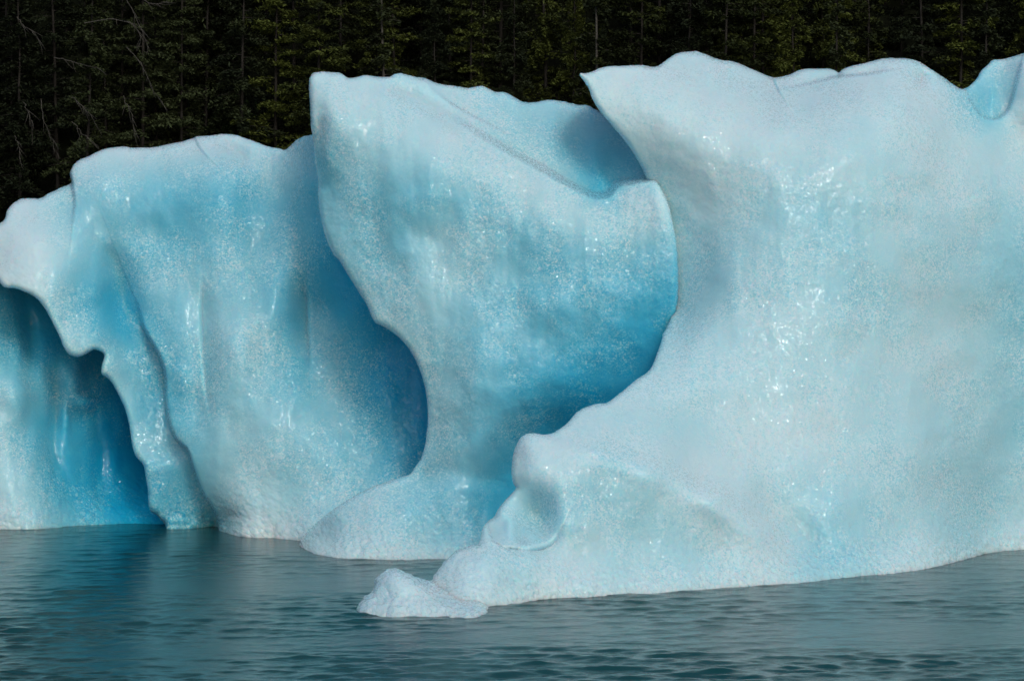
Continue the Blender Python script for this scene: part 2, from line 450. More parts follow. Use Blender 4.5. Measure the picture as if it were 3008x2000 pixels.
fin_c = wl(fin_wl) + keel(fin_wl) + [
    (915, 230, 66.6), (1050, 238, 66.8), (1200, 232, 67.6), (1400, 265, 68.4), (1600, 305, 69.0), (1770, 345, 69.2),
    (930, 330, 65.9), (960, 330, 65.5), (1100, 370, 65.3), (1250, 400, 65.2), (1420, 480, 64.8), (1580, 570, 64.5), (1680, 650, 64.2), (1850, 610, 64.1), (1920, 560, 64.1),
    (950, 550, 66.2), (1050, 600, 65.2), (1150, 700, 64.8), (1300, 700, 64.6), (1480, 760, 64.2), (1650, 800, 63.9), (1760, 760, 63.8), (1860, 780, 63.8), (1950, 720, 64.0), (1983, 860, 64.2),
    (1080, 850, 65.4), (1200, 950, 64.8), (1350, 950, 64.3), (1500, 980, 64.0), (1650, 1000, 64.0), (1780, 1020, 64.2), (1900, 1000, 64.5), (1960, 980, 65.0),
    (1270, 1150, 65.0), (1400, 1150, 64.2), (1550, 1180, 64.3), (1700, 1150, 64.7), (1850, 1120, 65.1), (1280, 1300, 65.2), (1400, 1300, 64.5), (1520, 1320, 65.9), (1650, 1300, 67),
    (1250, 1390, 65.2), (1380, 1400, 64.7), (1480, 1420, 66), (1100, 1450, 65.3), (1000, 1520, 65.5), (1200, 1500, 64.4), (1350, 1500, 64.6), (1440, 1500, 65.4), (1250, 1580, 64.2), (950, 1590, 65.8)]
fin_t = [(930, 225, .05), (960, 260, .10), (1050, 260, .10), (1200, 240, .14), (1350, 280, .16), (1500, 310, .30), (1650, 320, .30), (1770, 350, .4), (940, 380, .25), (930, 480, .6), (1000, 350, .2), (1150, 350, .13), (1300, 420, .10), (1450, 490, .11),  # blue ice; scoop and lower right hold shade in the colour too
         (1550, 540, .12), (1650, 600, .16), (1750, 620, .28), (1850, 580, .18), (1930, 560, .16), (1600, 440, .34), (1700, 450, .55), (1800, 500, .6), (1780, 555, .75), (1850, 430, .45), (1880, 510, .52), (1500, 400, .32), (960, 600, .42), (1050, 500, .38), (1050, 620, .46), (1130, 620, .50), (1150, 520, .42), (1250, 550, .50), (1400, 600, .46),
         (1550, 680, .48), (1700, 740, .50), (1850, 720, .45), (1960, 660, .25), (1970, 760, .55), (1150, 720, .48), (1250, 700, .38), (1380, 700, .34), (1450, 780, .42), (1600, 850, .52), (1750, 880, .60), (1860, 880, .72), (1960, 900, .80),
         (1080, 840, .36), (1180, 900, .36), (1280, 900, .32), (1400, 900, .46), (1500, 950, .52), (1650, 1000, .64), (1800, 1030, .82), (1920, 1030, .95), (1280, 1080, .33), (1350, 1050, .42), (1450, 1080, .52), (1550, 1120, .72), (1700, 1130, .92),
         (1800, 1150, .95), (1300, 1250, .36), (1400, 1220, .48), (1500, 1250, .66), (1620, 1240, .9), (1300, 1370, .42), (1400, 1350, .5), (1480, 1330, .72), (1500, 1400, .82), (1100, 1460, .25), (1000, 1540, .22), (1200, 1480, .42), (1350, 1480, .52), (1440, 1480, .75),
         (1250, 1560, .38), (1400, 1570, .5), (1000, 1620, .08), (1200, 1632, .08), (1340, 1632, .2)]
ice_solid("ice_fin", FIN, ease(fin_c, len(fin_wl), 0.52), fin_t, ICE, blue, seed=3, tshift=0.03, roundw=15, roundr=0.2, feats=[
    lambda Q: crease(Q, [(1230, 290), (1310, 335), (1450, 420), (1580, 490), (1680, 548), (1735, 573), (1760, 578), (1790, 572), (1805, 550), (1820, 540), (1860, 533), (1920, 524), (1990, 515)], 0.95, 170, 1, (0.55, 0), 14),
    lambda Q: crease(Q, [(1270, 262), (1320, 305), (1400, 350), (1500, 400)], 0.2, 60, 1, (0.3, 0.4)),
    lambda Q: groove(Q, [(1120, 245), (1180, 275), (1250, 300), (1330, 360)], 0.3, 26),
    lambda Q: groove(Q, [(950, 330), (930, 430), (938, 540)], 0.3, 22),
    lambda Q: groove(Q, [(1090, 620), (1110, 730), (1150, 800)], 0.10, 45),
    lambda Q: groove(Q, [(1190, 1404), (1300, 1385), (1400, 1400), (1490, 1410)], 0.18, 40, (0.05, 0.3)),
    lambda Q: bump(Q, 1400, 1080, 90, 160, -0.35) + bump(Q, 1620, 900, 70, 60, -0.2),
])

# ---- pale iceberg
PALE = [(1703, 218), (1718, 219), (1735, 216), (1765, 202), (1795, 197), (1840, 197), (1880, 193), (1920, 201), (1940, 195), (1965, 175), (1985, 162), (2005, 156),
        (2045, 153), (2060, 158), (2110, 178), (2160, 184), (2210, 206), (2260, 227), (2278, 231), (2295, 227), (2320, 222), (2345, 209), (2370, 203), (2400, 204),
        (2435, 203), (2455, 210), (2464, 217), (2475, 205), (2500, 196), (2540, 189), (2590, 176), (2630, 173), (2670, 176), (2695, 182), (2730, 203), (2770, 230),
        (2810, 258), (2826, 265), (2845, 259), (2870, 235), (2885, 208), (2905, 190), (2915, 178), (2945, 177), (2975, 169), (3008, 158), (3080, 140), (3200, 160),
        (3380, 260), (3520, 480), (3560, 900), (3600, 1400), (3600, 1760), (3300, 1840), (2400, 1900), (1900, 1930), (1300, 1950), (1200, 1900), (1215, 1790), (1235, 1750), (1262, 1725), (1272, 1713), (1280, 1695),
        (1295, 1670), (1320, 1640), (1345, 1618), (1380, 1606), (1408, 1600), (1412, 1590), (1420, 1550), (1435, 1530), (1453, 1520), (1462, 1500), (1480, 1475),
        (1505, 1450), (1520, 1433), (1507, 1415), (1504, 1385), (1508, 1345), (1518, 1310), (1530, 1288), (1550, 1275), (1575, 1276), (1600, 1280), (1625, 1275),
        (1645, 1262), (1670, 1245), (1690, 1218), (1715, 1200), (1750, 1188), (1785, 1187), (1825, 1155), (1865, 1120), (1905, 1095), (1920, 1075), (1930, 1045),
        (1945, 1005), (1950, 980), (1960, 965), (1972, 935), (1965, 890), (1940, 840), (1900, 740), (1890, 640), (1908, 545), (1890, 500), (1865, 455), (1840, 415), (1800, 368), (1775, 340),
        (1750, 305), (1740, 285), (1735, 265), (1715, 235)]
pale_wl = [(1240, 1806), (1330, 1800), (1425, 1781), (1500, 1771), (1580, 1759), (1700, 1752), (1800, 1746), (1900, 1740), (2000, 1736), (2100, 1726), (2240, 1719), (2350, 1710), (2450, 1698), (2550, 1688),
           (2650, 1679), (2720, 1668), (2800, 1650), (2860, 1633), (2930, 1619), (3008, 1611), (3150, 1600), (3350, 1570)]
pale_c = wl(pale_wl) + keel(pale_wl, 130) + [
    (1290, 1720, 57.0), (1350, 1660, 57.0), (1420, 1660, 56.8), (1500, 1700, 57.0), (1450, 1605, 57.5), (1550, 1640, 57.3), (1700, 1640, 58.3), (1900, 1640, 58.8), (2100, 1620, 59.5), (2280, 1640, 60.0), (2400, 1620, 60.9), (2600, 1600, 62.0), (2900, 1550, 65.6), (3300, 1500, 67),
    (1520, 1340, 59.3), (1560, 1310, 59.0), (1700, 1340, 58.9), (1900, 1395, 59.0), (2080, 1470, 59.5), (2220, 1560, 59.9),
    (1560, 1400, 58.7), (1640, 1440, 58.4), (1750, 1480, 58.5), (1900, 1520, 58.9), (1660, 1540, 58.2),
    (1560, 1470, 58.9), (1590, 1530, 58.7), (1500, 1520, 58.7), (1450, 1550, 58.4), (1600, 1580, 58.3),
    (1620, 1285, 59.3), (1760, 1200, 60.4), (1900, 1120, 61.6), (1850, 1250, 60.0), (2000, 1250, 60.9), (2050, 1380, 60.3), (2200, 1300, 61.5), (2250, 1450, 60.9), (2450, 1350, 62.0), (2450, 1500, 61.4), (2700, 1350, 63.2), (2950, 1300, 66.0), (3250, 1300, 67),
    (1962, 985, 63.9), (1985, 915, 65.1), (2000, 850, 65.2), (1995, 720, 65.4), (1950, 620, 65.6), (2060, 850, 64.4), (2060, 980, 63.2), (2150, 1000, 62.8), (2130, 800, 63.8), (2300, 1000, 62.6), (2600, 1050, 63.4), (2900, 1000, 65.6), (3250, 1000, 67),
    (1915, 545, 65.6), (2000, 600, 65.2), (2200, 600, 63.9), (2450, 650, 63.4), (2500, 800, 63.2), (2750, 650, 64.5), (3000, 650, 66.3), (3300, 650, 68),
    (1710, 221, 65.0), (1850, 210, 65.4), (1780, 300, 64.8), (1850, 360, 64.8), (1950, 330, 64.6), (2050, 420, 64.3), (2000, 165, 66.6), (2030, 260, 65.4), (2200, 212, 66.8), (2300, 232, 66.9), (2400, 210, 67.2), (2600, 180, 67.2), (2800, 262, 67.2), (2500, 300, 65.3), (2300, 350, 64.9), (2650, 320, 65.2),
    (2960, 185, 68.0), (2870, 260, 67.8), (2900, 320, 67.4), (3000, 380, 67.2), (2800, 400, 66.0), (2900, 450, 66.4), (3050, 250, 66.8), (3250, 300, 69)]
pale_t = [(1720, 225, .05), (1850, 220, .06), (1800, 320, .12), (2000, 180, .10), (2000, 300, .05), (2200, 250, .10), (2400, 225, .16), (2620, 195, .10), (2600, 260, .10), (2450, 320, .10), (2250, 400, .09), (2000, 420, .08), (1880, 430, .16), (2750, 300, .13),  # pale to blue ice; recesses like the upper right scoop include painted shade
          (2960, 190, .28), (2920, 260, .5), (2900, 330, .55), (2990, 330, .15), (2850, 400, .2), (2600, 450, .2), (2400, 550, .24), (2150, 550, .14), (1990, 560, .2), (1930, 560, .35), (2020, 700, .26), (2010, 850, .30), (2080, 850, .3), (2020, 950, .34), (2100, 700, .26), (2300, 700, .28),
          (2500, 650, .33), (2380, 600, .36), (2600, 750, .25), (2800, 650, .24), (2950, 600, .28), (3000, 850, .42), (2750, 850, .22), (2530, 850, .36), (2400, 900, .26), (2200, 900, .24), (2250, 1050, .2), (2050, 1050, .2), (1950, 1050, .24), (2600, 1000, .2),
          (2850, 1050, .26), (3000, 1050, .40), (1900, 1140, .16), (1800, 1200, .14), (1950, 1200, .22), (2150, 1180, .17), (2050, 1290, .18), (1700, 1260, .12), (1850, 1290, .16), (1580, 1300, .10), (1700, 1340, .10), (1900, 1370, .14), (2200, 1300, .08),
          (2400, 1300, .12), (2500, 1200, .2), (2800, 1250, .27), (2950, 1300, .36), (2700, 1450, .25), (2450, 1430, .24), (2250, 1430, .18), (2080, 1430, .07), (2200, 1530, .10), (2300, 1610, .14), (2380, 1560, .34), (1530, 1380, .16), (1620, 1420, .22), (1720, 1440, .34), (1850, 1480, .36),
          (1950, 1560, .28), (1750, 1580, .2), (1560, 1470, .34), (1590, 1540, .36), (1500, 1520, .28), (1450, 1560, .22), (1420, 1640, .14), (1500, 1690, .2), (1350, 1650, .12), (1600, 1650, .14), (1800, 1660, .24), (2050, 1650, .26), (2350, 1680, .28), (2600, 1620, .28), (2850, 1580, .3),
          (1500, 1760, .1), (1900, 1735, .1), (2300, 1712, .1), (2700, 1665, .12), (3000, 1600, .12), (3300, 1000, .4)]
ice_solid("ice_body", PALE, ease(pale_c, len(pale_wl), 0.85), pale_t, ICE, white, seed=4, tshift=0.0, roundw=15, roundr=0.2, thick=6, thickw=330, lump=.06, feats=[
    lambda Q: crease(Q, [(3000, 190), (2988, 240), (2978, 290), (2962, 330), (2925, 355), (2885, 350), (2855, 310), (2835, 270)], 0.5, 110, -1, (0.1, 0.2)),
    lambda Q: crease(Q, [(1642, 1562), (1628, 1588), (1602, 1605), (1570, 1612), (1545, 1614), (1530, 1612)], 0.34, 60, 1, (0.5, 0.3), 8),
    lambda Q: bump(Q, 1576, 1516, 50, 62, 0.5) + bump(Q, 1500, 1545, 16, 34, -0.16) + bump(Q, 1535, 1580, 18, 20, 0.14) + bump(Q, 1478, 1510, 14, 16, -0.1) + bump(Q, 1560, 1570, 14, 16, -0.08),
    lambda Q: crease(Q, [(2270, 225), (2285, 260), (2300, 285)], 0.25, 60, -1, (0, .6)),
    lambda Q: crease(Q, [(2310, 262), (2400, 242), (2460, 226), (2540, 222), (2640, 205)], 0.35, 50, 1, (0.3, 0.3)),
    lambda Q: bump(Q, 2710, 228, 22, 22, 0.35),
    lambda Q: groove(Q, [(2430, 1660), (2300, 1520), (2170, 1420)], 0.4, 60, (.4, .4)) + groove(Q, [(1560, 1300), (1700, 1325), (1900, 1382), (2080, 1465), (2220, 1560), (2340, 1660)], -0.18, 40),
    lambda Q: groove(Q, [(2990, 600), (3000, 900), (2990, 1250)], 0.15, 90, (.5, .5)),
    lambda Q: crease(Q, [(1425, 1530), (1434, 1560), (1445, 1590), (1470, 1605)], 0.25, 40, 1, (0.1, 0.1)),
])

TONGUE = [(1272, 1712), (1255, 1710), (1230, 1703), (1210, 1695), (1185, 1683), (1172, 1675), (1158, 1672), (1145, 1673), (1130, 1683), (1110, 1698), (1105, 1715), (1102, 1728), (1098, 1742), (1082, 1752), (1070, 1765), (1060, 1780), (1052, 1800),
          (1040, 1850), (1060, 1900), (1430, 1900), (1480, 1850), (1475, 1790), (1460, 1740), (1420, 1715), (1360, 1700), (1310, 1702)]
tongue_wl = [(1055, 1794), (1075, 1799), (1100, 1802), (1150, 1807), (1200, 1808), (1280, 1809), (1340, 1810), (1400, 1807), (1422, 1797)]
tongue_c = wl(tongue_wl) + keel(tongue_wl, 60) + [(1150, 1685, 56.0), (1110, 1720, 56.0), (1170, 1720, 55.6), (1240, 1715, 56.0), (1300, 1718, 57.2), (1360, 1725, 57.5), (1420, 1740, 57.9), (1460, 1780, 57.9), (1250, 1760, 55.4), (1350, 1775, 55.6), (1300, 1745, 56.1), (1380, 1760, 56.4), (1120, 1765, 55.6), (1200, 1770, 55.3)]
tongue_t = [(1150, 1690, .02), (1250, 1720, .02), (1350, 1750, .05), (1120, 1740, .18), (1200, 1780, .08), (1350, 1795, .08), (1080, 1785, .12)]  # near white; the left facet's shade is put in as a bluer value
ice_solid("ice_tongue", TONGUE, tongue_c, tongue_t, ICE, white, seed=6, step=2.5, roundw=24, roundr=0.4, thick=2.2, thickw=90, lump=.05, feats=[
    lambda Q: crease(Q, [(1112, 1720), (1130, 1730), (1145, 1755), (1140, 1780)], 0.06, 45, 1, (0.1, 0.4)),
])
for o in list(blue.children) + list(white.children):
    o.matrix_parent_inverse = o.parent.matrix_world.inverted()


def finish_parents():
    bpy.context.view_layer.update()
    for r in (blue, white):
        for o in r.children:
            o.matrix_parent_inverse = r.matrix_world.inverted()


# ================================================================== WATER
def water_material():
    m, nt = new_mat("silty_water"); L = nt.links.new
    out = N(nt, "ShaderNodeOutputMaterial"); bs = N(nt, "ShaderNodeBsdfPrincipled"); L(bs.outputs[0], out.inputs[0])
    bs.inputs["Base Color"].default_value = (0.006, 0.050, 0.055, 1)
    bs.inputs["Roughness"].default_value = 0.07
    bs.inputs["IOR"].default_value = 1.333
    bs.inputs["Specular IOR Level"].default_value = 0.17
    tc = N(nt, "ShaderNodeTexCoord")
    mp = N(nt, "ShaderNodeMapping"); L(tc.outputs["Object"], mp.inputs[0]); mp.inputs["Scale"].default_value = (1.0, 1.6, 1.0)
    mp.inputs["Rotation"].default_value = (0, 0, 0.15)
    n = N(nt, "ShaderNodeTexNoise", Scale=6.0, Detail=5.0, Roughness=0.6); L(mp.outputs[0], n.inputs["Vector"])
    b = N(nt, "ShaderNodeBump", Strength=1.0, Distance=0.010); L(n.outputs[0], b.inputs["Height"]); L(b.outputs[0], bs.inputs["Normal"])
    return m


def make_water():
    xs = np.concatenate([-np.geomspace(4000, 19, 26), np.arange(-18, 18, 0.065), np.geomspace(19, 4000, 26)])
    ys = np.concatenate([[-400, -100, -20, 10, 25, 33, 37], np.arange(39, 74, 0.06), np.geomspace(75, 247, 22), np.geomspace(300, 4000, 6)])
    X, Y = np.meshgrid(xs, ys)
    Z = np.zeros_like(X)
    rng = np.random.default_rng(5)
    for i in range(70):
        lam = np.exp(rng.uniform(math.log(0.2), math.log(1.25)))
        th = math.pi / 2 + 0.18 + rng.normal() * 0.42
        k = 2 * math.pi / lam
        ph = rng.uniform(0, 6.28)
        a = 0.0036 * lam ** 0.95
        warp = 0.5 * perlin(np.stack([X * .25, Y * .25, np.full_like(X, i * 3.7)], -1), i)
        Z += a * np.sin(k * (X * math.cos(th) + Y * math.sin(th)) + ph + 3 * warp)
    gust = np.clip(0.85 + 2.0 * fbm(np.stack([X * .10, Y * .22, X * 0], -1), 2, 77), 0.15, 1.6)
    near = (1 - 0.76 * sstep(44, 64, Y + 0.25 * np.minimum(X, 0) + 0.1 * X)) * 1.0
    fade = sstep(36, 40, Y) * (1 - sstep(71, 74, Y)) * (1 - sstep(16, 18, np.abs(X)))
    Z = Z + 9.0 * np.maximum(Z, 0) ** 2
    Z *= gust * near * fade
    V = np.stack([X, Y, Z], -1).reshape(-1, 3)
    nx, ny = len(xs), len(ys)
    I = np.arange(nx * ny).reshape(ny, nx)
    fc = np.stack([I[:-1, :-1], I[:-1, 1:], I[1:, 1:], I[1:, :-1]], -1).reshape(-1, 4)
    o = link("water", mesh_from("water", V, fc), water_material())
    tag(o, kind="structure", label="dark green rippled fjord water in front of the icebergs")


make_water()


# ================================================================== HILLSIDE AND FOREST
def ground_z(x, y):
    s = np.clip(y - 246, -20, None)
    z = np.where(s < 0, s * 0.25, 0.55 * s + 0.010 * s * s)
    z = np.minimum(z, 0.95 * s + 5)
    return z + 1.2 * fbm(np.stack([x * .06, y * .06, x * 0], -1), 3, 40) * sstep(-2, 8, s)


def make_hill():
    xs = np.concatenate([-np.geomspace(1500, 72, 20), np.arange(-70, 71, 1.6), np.geomspace(72, 1500, 20)])
    ys = np.concatenate([np.arange(236, 300, 1.5), np.geomspace(302, 520, 24)])
    X, Y = np.meshgrid(xs, ys)
    Z = ground_z(X, Y)
    V = np.stack([X, Y, Z], -1).reshape(-1, 3)
    nx, ny = len(xs), len(ys)
    I = np.arange(nx * ny).reshape(ny, nx)
    fc = np.stack([I[:-1, :-1], I[:-1, 1:], I[1:, 1:], I[1:, :-1]], -1).reshape(-1, 4)
    m, nt = new_mat("forest_floor"); L = nt.links.new
    out = N(nt, "ShaderNodeOutputMaterial"); bs = N(nt, "ShaderNodeBsdfPrincipled", Roughness=1.0); L(bs.outputs[0], out.inputs[0])
    bs.inputs["Specular IOR Level"].default_value = 0.1
    tc = N(nt, "ShaderNodeTexCoord"); n = N(nt, "ShaderNodeTexNoise", Scale=0.5, Detail=8.0, Roughness=0.7); L(tc.outputs["Object"], n.inputs["Vector"])
    r = N(nt, "ShaderNodeValToRGB"); L(n.outputs[0], r.inputs[0])
    r.color_ramp.elements[0].position = .35; r.color_ramp.elements[0].color = (.004, .005, .003, 1)
    r.color_ramp.elements[1].position = .7; r.color_ramp.elements[1].color = (.012, .016, .007, 1)
    L(r.outputs[0], bs.inputs["Base Color"])
    tag(link("hillside", mesh_from("hillside", V, fc), m), kind="structure", label="steep dark forested hillside across the water")


make_hill()


def leaf_material(name, dark, bright, seed):
    m, nt = new_mat(name); L = nt.links.new
    out = N(nt, "ShaderNodeOutputMaterial")
    bs = N(nt, "ShaderNodeBsdfPrincipled", Roughness=0.7)
    bs.inputs["Specular IOR Level"].default_value = 0.15
    tc = N(nt, "ShaderNodeTexCoord"); n = N(nt, "ShaderNodeTexNoise", Scale=0.32, Detail=5.0, Roughness=0.6); L(tc.outputs["Object"], n.inputs["Vector"])
    oi = N(nt, "ShaderNodeObjectInfo")
    s = math_n(nt, 'ADD', n.outputs[0], math_n(nt, 'MULTIPLY', math_n(nt, 'SUBTRACT', oi.outputs["Random"], 0.5), 0.36))  # noise and a random offset per tree mix the two leaf tones
    r = N(nt, "ShaderNodeValToRGB"); L(s, r.inputs[0])
    r.color_ramp.elements[0].position = .40; r.color_ramp.elements[0].color = (*dark, 1)
    r.color_ramp.elements[1].position = .66; r.color_ramp.elements[1].color = (*bright, 1)
    L(r.outputs[0], bs.inputs["Base Color"])
    L(bs.outputs[0], out.inputs[0])
    return m


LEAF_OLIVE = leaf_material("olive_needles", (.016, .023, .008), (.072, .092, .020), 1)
LEAF_DARK = leaf_material("dark_needles", (.013, .019, .009), (.040, .054, .022), 2)  # also stands in for the shade on the left trees
LEAF_GREEN = leaf_material("green_leaves", (.012, .022, .008), (.042, .070, .022), 3)


def bark_material(name, a, b):
    m, nt = new_mat(name); L = nt.links.new
    out = N(nt, "ShaderNodeOutputMaterial"); bs = N(nt, "ShaderNodeBsdfPrincipled", Roughness=0.9); L(bs.outputs[0], out.inputs[0])
    tc = N(nt, "ShaderNodeTexCoord"); mp = N(nt, "ShaderNodeMapping"); L(tc.outputs["Object"], mp.inputs[0]); mp.inputs["Scale"].default_value = (3, 3, .6)
    n = N(nt, "ShaderNodeTexNoise", Scale=2.0, Detail=6.0, Roughness=0.7); L(mp.outputs[0], n.inputs["Vector"])
    r = N(nt, "ShaderNodeValToRGB"); L(n.outputs[0], r.inputs[0])
    r.color_ramp.elements[0].position = .35; r.color_ramp.elements[0].color = (*a, 1)
    r.color_ramp.elements[1].position = .68; r.color_ramp.elements[1].color = (*b, 1)
    L(r.outputs[0], bs.inputs["Base Color"])
    return m


BARK = bark_material("dark_bark", (.006, .005, .004), (.015, .013, .010))
BARK_PALE = bark_material("grey_bark", (.025, .024, .02), (.065, .062, .054))


def tube(path, radii, sides=6):
    path = np.asarray(path, float); n = len(path)
    t = np.gradient(path, axis=0); t /= np.linalg.norm(t, axis=1)[:, None] + 1e-9
    ref = np.tile([0.31, 0.95, 0.05], (n, 1))
    u = np.cross(t, ref); u /= np.linalg.norm(u, axis=1)[:, None] + 1e-9
    v = np.cross(t, u)
    a = np.linspace(0, 2 * math.pi, sides, endpoint=False)
    V = path[:, None] + np.asarray(radii)[:, None, None] * (np.cos(a)[None, :, None] * u[:, None] + np.sin(a)[None, :, None] * v[:, None])
    I = np.arange(n * sides).reshape(n, sides); J = np.roll(I, -1, 1)
    fc = np.stack([I[:-1], J[:-1], J[1:], I[1:]], -1).reshape(-1, 4)
    return V.reshape(-1, 3), fc


class Pile:
    def __init__(s): s.V = []; s.F = []; s.n = 0
    def add(s, V, Fc): s.V.append(V); s.F.append(Fc + s.n); s.n += len(V)
    def mesh(s, name, smooth=True): return mesh_from(name, np.vstack(s.V), np.vstack(s.F), smooth)


def sprays(pile, origin, direction, length, width, count, rng, size=0.3, droop=0.25, thick=0.18):
    """one flat bough: small leaf faces spread along an arching twig"""
    d = np.array([math.cos(direction), math.sin(direction), 0]); n = np.array([-d[1], d[0], 0])
    t = rng.uniform(0.12, 1.0, count) ** 0.8
    w = width * np.sin(np.pi * np.clip(t * 0.9 + 0.08, 0, 1)) ** 0.7
    lat = rng.uniform(-1, 1, count) * w
    z = 0.12 * length * t - droop * length * t * t - 0.30 * np.abs(lat) + rng.normal(0, thick, count)
    C = origin + d * (t * length)[:, None] + n * lat[:, None]; C[:, 2] += z
    a = rng.uniform(0, 2 * math.pi, count)
    s = size * rng.uniform(0.6, 1.5, count)
    ux = np.cos(a)[:, None] * d + np.sin(a)[:, None] * n; ux[:, 2] += rng.normal(-0.25, 0.35, count)
    uy = -np.sin(a)[:, None] * d + np.cos(a)[:, None] * n; uy[:, 2] += rng.normal(0, 0.45, count)
    ux *= s[:, None]; uy *= (s * 0.42)[:, None]
    V = np.stack([C - ux, C - uy * .9 + ux * .1, C + ux, C + uy], 1).reshape(-1, 3)
    pile.add(V, np.arange(count * 4).reshape(-1, 4))


def conifer(kind, seed):
    """meshes for trunk and crown, foot at the origin"""
    rng = np.random.default_rng(seed)
    tr = Pile(); cr = Pile()
    h = {'spruce': 27, 'hemlock': 30, 'bare': 32, 'bush': 6}[kind] * rng.uniform(.9, 1.1)
    k = 14
    zz = np.linspace(-1.5, h, k)
    path = np.stack([np.cumsum(rng.normal(0, .05, k)), np.cumsum(rng.normal(0, .05, k)), zz], -1)
    tr.add(*tube(path, np.interp(zz, [-1.5, 1, h], [.26, .18, .03]) * (1.3 if kind == 'bare' else 1), 8))
    if kind == 'bush':
        for b in range(40):
            o = np.array([0, 0, rng.uniform(.5, 5)])
            sprays(cr, o, rng.uniform(0, 6.28), rng.uniform(1.2, 2.8) * (1.15 - o[2] / 7), .8, 70, rng, .22, .05, .35)
        return tr.mesh("trunk"), cr.mesh("crown", False)
    z = {'spruce': 1.2, 'hemlock': 2.5, 'bare': 12}[kind]
    while z < h - .5:
        f = (h - z) / h
        ln = (3.9 * f ** .7 + .4) * rng.uniform(.6, 1.15)
        i = np.interp(z, path[:, 2], np.arange(k)); o = np.array([np.interp(z, zz, path[:, 0]), np.interp(z, zz, path[:, 1]), z])
        a = rng.uniform(0, 2 * math.pi)
        if kind == 'hemlock':
            sprays(cr, o, a, ln * 1.1, ln * .45, 270, rng, .165, rng.uniform(.05, .28), .10)
            z += rng.uniform(.22, .55)
        elif kind == 'spruce':
            sprays(cr, o, a, ln, ln * .24, 200, rng, .16, rng.uniform(.25, .5), .14)
            z += rng.uniform(.16, .36)
        else:
            sprays(cr, o, a, ln * .8, ln * .25, 90, rng, .2, .3, .12)
            z += rng.uniform(.2, .5)
        q = np.linspace(0, .85, 5)
        bp = o + np.stack([np.cos(a) * q * ln, np.sin(a) * q * ln, .12 * ln * q - .25 * ln * q * q], -1)
        tr.add(*tube(bp, np.linspace(.045, .012, 5), 4))
    return tr.mesh("trunk"), cr.mesh("crown", False)


PROTO = {}
for kind, cnt in (('spruce', 3), ('hemlock', 3), ('bare', 1), ('bush', 2)):
    for i in range(cnt): PROTO[kind, i] = conifer(kind, 100 + 7 * i + len(kind) * 13)

tree_rng = random.Random(3)
MESHMAT = {}


def tree(name, label, cat, group, x, y, kind, var, leaf, bark, scale=1.0, tip=0.0):
    z = float(ground_z(np.array(x), np.array(y)))
    root = empty(name, (x, y, z)); root.rotation_euler = (tip, tree_rng.uniform(-.03, .03), tree_rng.uniform(0, 6.28))
    root.scale = (scale, scale, scale * tree_rng.uniform(.92, 1.1))
    tag(root, label, cat, group)
    for pn, me, mat in (("trunk", PROTO[kind, var][0], bark), ("crown", PROTO[kind, var][1], leaf)):
        key = (me.name, mat.name)
        if key not in MESHMAT:
            c = me.copy(); c.materials.clear(); c.materials.append(mat); MESHMAT[key] = c
        link(pn, MESHMAT[key], None, root)
    return root


def at_px(px, Y): return (px - CX) / F * Y


def twigs(root, specs):
    """bare grey limbs that hang out of a crown: each one a forked drooping limb"""
    for pts in specs:
        P = Pile()
        pts = np.array([survey(px, py, Y) for px, py, Y in pts])
        t = np.linspace(0, 1, len(pts)); tt = np.linspace(0, 1, 14)
        path = np.stack([np.interp(tt, t, pts[:, i]) for i in range(3)], -1) + RNG.normal(0, .05, (14, 3))
        P.add(*tube(path, np.linspace(.04, .010, 14), 5))
        for j in range(3, 13):
            if RNG.random() < .75:
                a = path[j]; d = path[min(j + 1, 13)] - path[j - 1]; d /= np.linalg.norm(d)
                L_ = RNG.uniform(.4, 1.5)
                e = a + d * L_ * .8 + np.array([RNG.normal(0, .35) * L_, RNG.normal(0, .3), -RNG.uniform(.0, .5) * L_])
                P.add(*tube(np.stack([a, (a + e) / 2 + RNG.normal(0, .04, 3), e]), [.03, .02, .008], 4))
        o = link("bare_branch", P.mesh("bare_branch"), BARK_PALE, root)
        bpy.context.view_layer.update()
        o.matrix_parent_inverse = root.matrix_world.inverted()


G = "conifers on the far shore"
# far left: shaded spruces hung with bare grey limbs
a = tree("spruce_tree", "dark spruce at the upper left hung with long pale bare drooping limbs", "tree", G, at_px(250, 251), 251, 'spruce', 0, LEAF_DARK, BARK, 1.0)
Yb = 246.5
twigs(a, [[(250, 70, Yb), (330, 55, Yb), (390, 70, Yb), (415, 110, Yb), (405, 150, Yb)], [(330, -60, Yb), (380, 10, Yb), (420, 100, Yb), (440, 150, Yb)],
          [(370, 140, Yb), (420, 190, Yb), (440, 250, Yb), (480, 310, Yb)], [(360, 285, Yb), (385, 330, Yb), (395, 400, Yb)], [(420, 0, Yb), (450, 14, Yb), (490, 4, Yb)]])
b = tree("spruce_tree", "dark leftmost spruce with thin grey dead twigs beside the low end of the blue iceberg", "tree", G, at_px(60, 252), 252, 'spruce', 1, LEAF_DARK, BARK, 1.0)
twigs(b, [[(50, 50, Yb), (65, 75, Yb), (100, 95, Yb), (115, 120, Yb)], [(120, 290, Yb), (128, 350, Yb), (150, 410, Yb), (175, 465, Yb)], [(160, 170, Yb), (230, 185, Yb), (300, 205, Yb)],
          [(70, 300, Yb), (85, 330, Yb), (95, 370, Yb)], [(210, 285, Yb), (240, 310, Yb), (265, 340, Yb)], [(215, 360, Yb), (245, 395, Yb), (290, 435, Yb)], [(45, 400, Yb), (55, 430, Yb), (60, 470, Yb)]])
tree("conifer_snag", "pale bare trunk standing in the dark trees at the upper left", "tree", G, at_px(265, 255), 255, 'bare', 0, LEAF_DARK, BARK_PALE, .8)
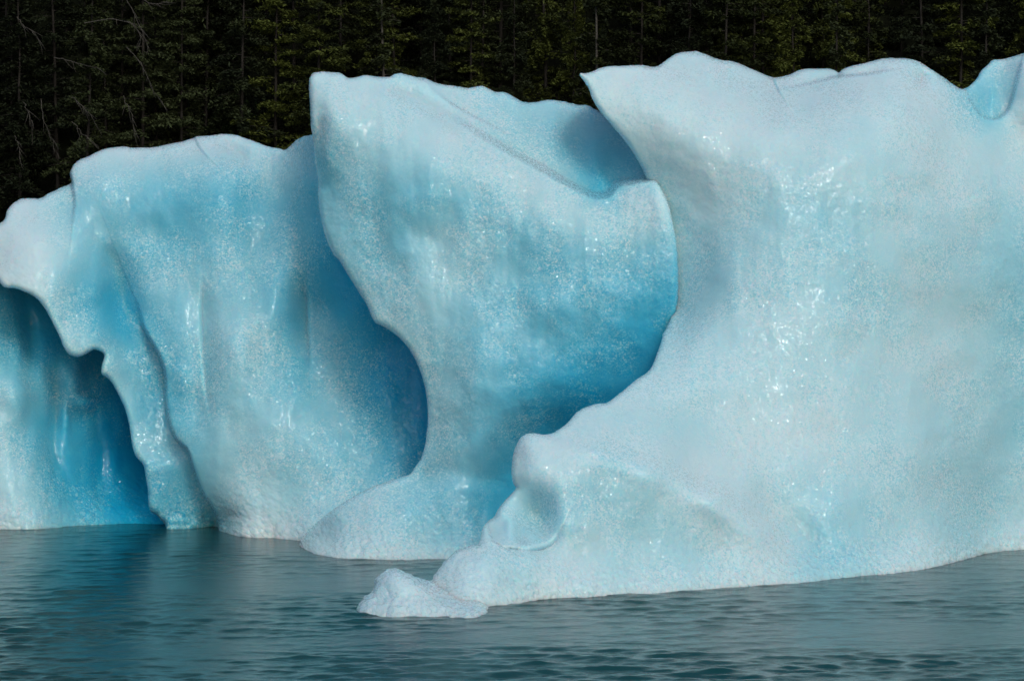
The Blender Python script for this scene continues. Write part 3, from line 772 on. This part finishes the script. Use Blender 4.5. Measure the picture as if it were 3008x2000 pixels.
# single trunks one can find
tree("hemlock_tree", "tall conifer with a thin pale trunk rising behind the tip of the white iceberg", "tree", G, at_px(1768, 248), 248, 'bare', 0, LEAF_OLIVE, BARK_PALE, 1.0)
tree("hemlock_tree", "conifer with a thin grey trunk above the top of the blue fin", "tree", G, at_px(1132, 252), 252, 'bare', 0, LEAF_DARK, BARK_PALE, .95)
tree("hemlock_tree", "hemlock with yellow-green layered boughs above the dip in the white iceberg", "tree", G, at_px(2120, 251), 251, 'hemlock', 1, LEAF_OLIVE, BARK, 1.0)
tree("hemlock_tree", "slim grey-trunked conifer above the small notch in the white iceberg's crest", "tree", G, at_px(2458, 249), 249, 'bare', 0, LEAF_DARK, BARK, .9)
tree("hemlock_tree", "slim dark conifer trunk near the upper right corner above the iceberg's saddle", "tree", G, at_px(2900, 249), 249, 'bare', 0, LEAF_DARK, BARK, .9)

SHADED = "dark shaded spruce in the forest above the low left end of the blue iceberg"
MID = "olive green conifer in the forest behind the tall blue fin"
RIGHT = "dim green conifer in the forest above the white iceberg's crest"
for row, (Y0, Y1, n) in enumerate(((252, 256, 25), (259, 265, 24), (269, 278, 22), (283, 296, 22))):
    for i in range(n):
        px = -160 + (3330 / n) * (i + tree_rng.uniform(.15, .85))
        Y = tree_rng.uniform(Y0, Y1)
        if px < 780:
            lab, leaf, kind = SHADED, LEAF_DARK, tree_rng.choice(['spruce', 'spruce', 'hemlock'])  # shade at this end of the forest is put into darker needles
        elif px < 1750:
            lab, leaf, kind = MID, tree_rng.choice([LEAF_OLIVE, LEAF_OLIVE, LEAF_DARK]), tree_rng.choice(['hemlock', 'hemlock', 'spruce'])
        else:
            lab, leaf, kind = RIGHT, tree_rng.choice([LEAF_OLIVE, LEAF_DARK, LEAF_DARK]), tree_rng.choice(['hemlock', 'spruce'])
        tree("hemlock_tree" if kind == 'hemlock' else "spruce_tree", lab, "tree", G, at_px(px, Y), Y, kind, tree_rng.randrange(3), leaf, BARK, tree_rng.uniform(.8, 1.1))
for px, Y in ((545, 263), (575, 271), (600, 260), (1330, 268), (2330, 266)):
    tree("spruce_tree", SHADED if px < 780 else MID if px < 1750 else RIGHT, "tree", G, at_px(px, Y), Y, 'spruce', 1, LEAF_DARK, BARK, 1.05)
# leafy shrubs along the shore, seen low between the trees
for i in range(26):
    px = 480 + i * 98 + tree_rng.uniform(-40, 40); Y = tree_rng.uniform(249.5, 258)
    where = "above the saddle left of the blue fin" if px < 900 else ("behind the crest of the blue fin" if px < 1750 else "behind the crest of the white iceberg")
    tree("alder_shrub", "mid green leafy shrub low on the shore " + where, "shrub", "leafy shrubs on the far shore", at_px(px, Y), Y, 'bush', i % 2, LEAF_GREEN, BARK, tree_rng.uniform(1.2, 1.9))

# the forest goes on uphill and along the shore, too far and too dense to count
def far_forest():
    rng = np.random.default_rng(21); P = Pile()
    spots = [(rng.uniform(-130, 130), rng.uniform(299, 370)) for _ in range(260)]
    spots += [(s * rng.uniform(53, 130), rng.uniform(250, 299)) for _ in range(120) for s in (-1, 1)]
    for x, y in spots:
        z0 = float(ground_z(np.array(x), np.array(y))); h = rng.uniform(18, 30)
        for k in range(20):
            f = (k + rng.random()) / 20
            sprays(P, np.array([x, y, z0 + 1.5 + f * (h - 1.5)]), rng.uniform(0, 6.28), 4.4 * (1 - f) ** .7 + .5, 1.5 * (1 - f) + .3, 24, rng, .55, .3, .3)
    tag(link("forest", P.mesh("forest", False), LEAF_DARK), "dark conifer forest covering the hillside beyond the first trees", kind="stuff")


far_forest()
finish_parents()

# ================================================================== LIGHT
S = np.array([0.20, -0.80, 0.56]); S = S / np.linalg.norm(S)      # towards the sun
elev = math.asin(S[2]); az = math.atan2(S[0], S[1])                  # azimuth from +Y towards +X
sd_ = bpy.data.lights.new("sun", 'SUN'); so = bpy.data.objects.new("sun", sd_); COL.objects.link(so)
sd_.energy = 0.80; sd_.angle = math.radians(10.0); sd_.color = (1.0, 0.985, 0.96)
from mathutils import Vector
so.rotation_euler = Vector(S).to_track_quat('Z', 'Y').to_euler()
w = bpy.data.worlds.new("World"); scene.world = w; w.use_nodes = True
nt = w.node_tree; nt.nodes.clear()
wo = N(nt, "ShaderNodeOutputWorld"); bg = N(nt, "ShaderNodeBackground"); sky = N(nt, "ShaderNodeTexSky")
sky.sky_type = 'NISHITA'; sky.sun_disc = False; sky.sun_elevation = elev; sky.sun_rotation = az
sky.air_density = 1.0; sky.dust_density = 3.0
nt.links.new(sky.outputs[0], bg.inputs[0]); bg.inputs[1].default_value = 0.13
nt.links.new(bg.outputs[0], wo.inputs[0])

scene.view_settings.view_transform = 'Standard'
scene.view_settings.look = 'None'
scene.view_settings.exposure = 0
scene.cycles.use_denoising = True
scene.cycles.max_bounces = 8
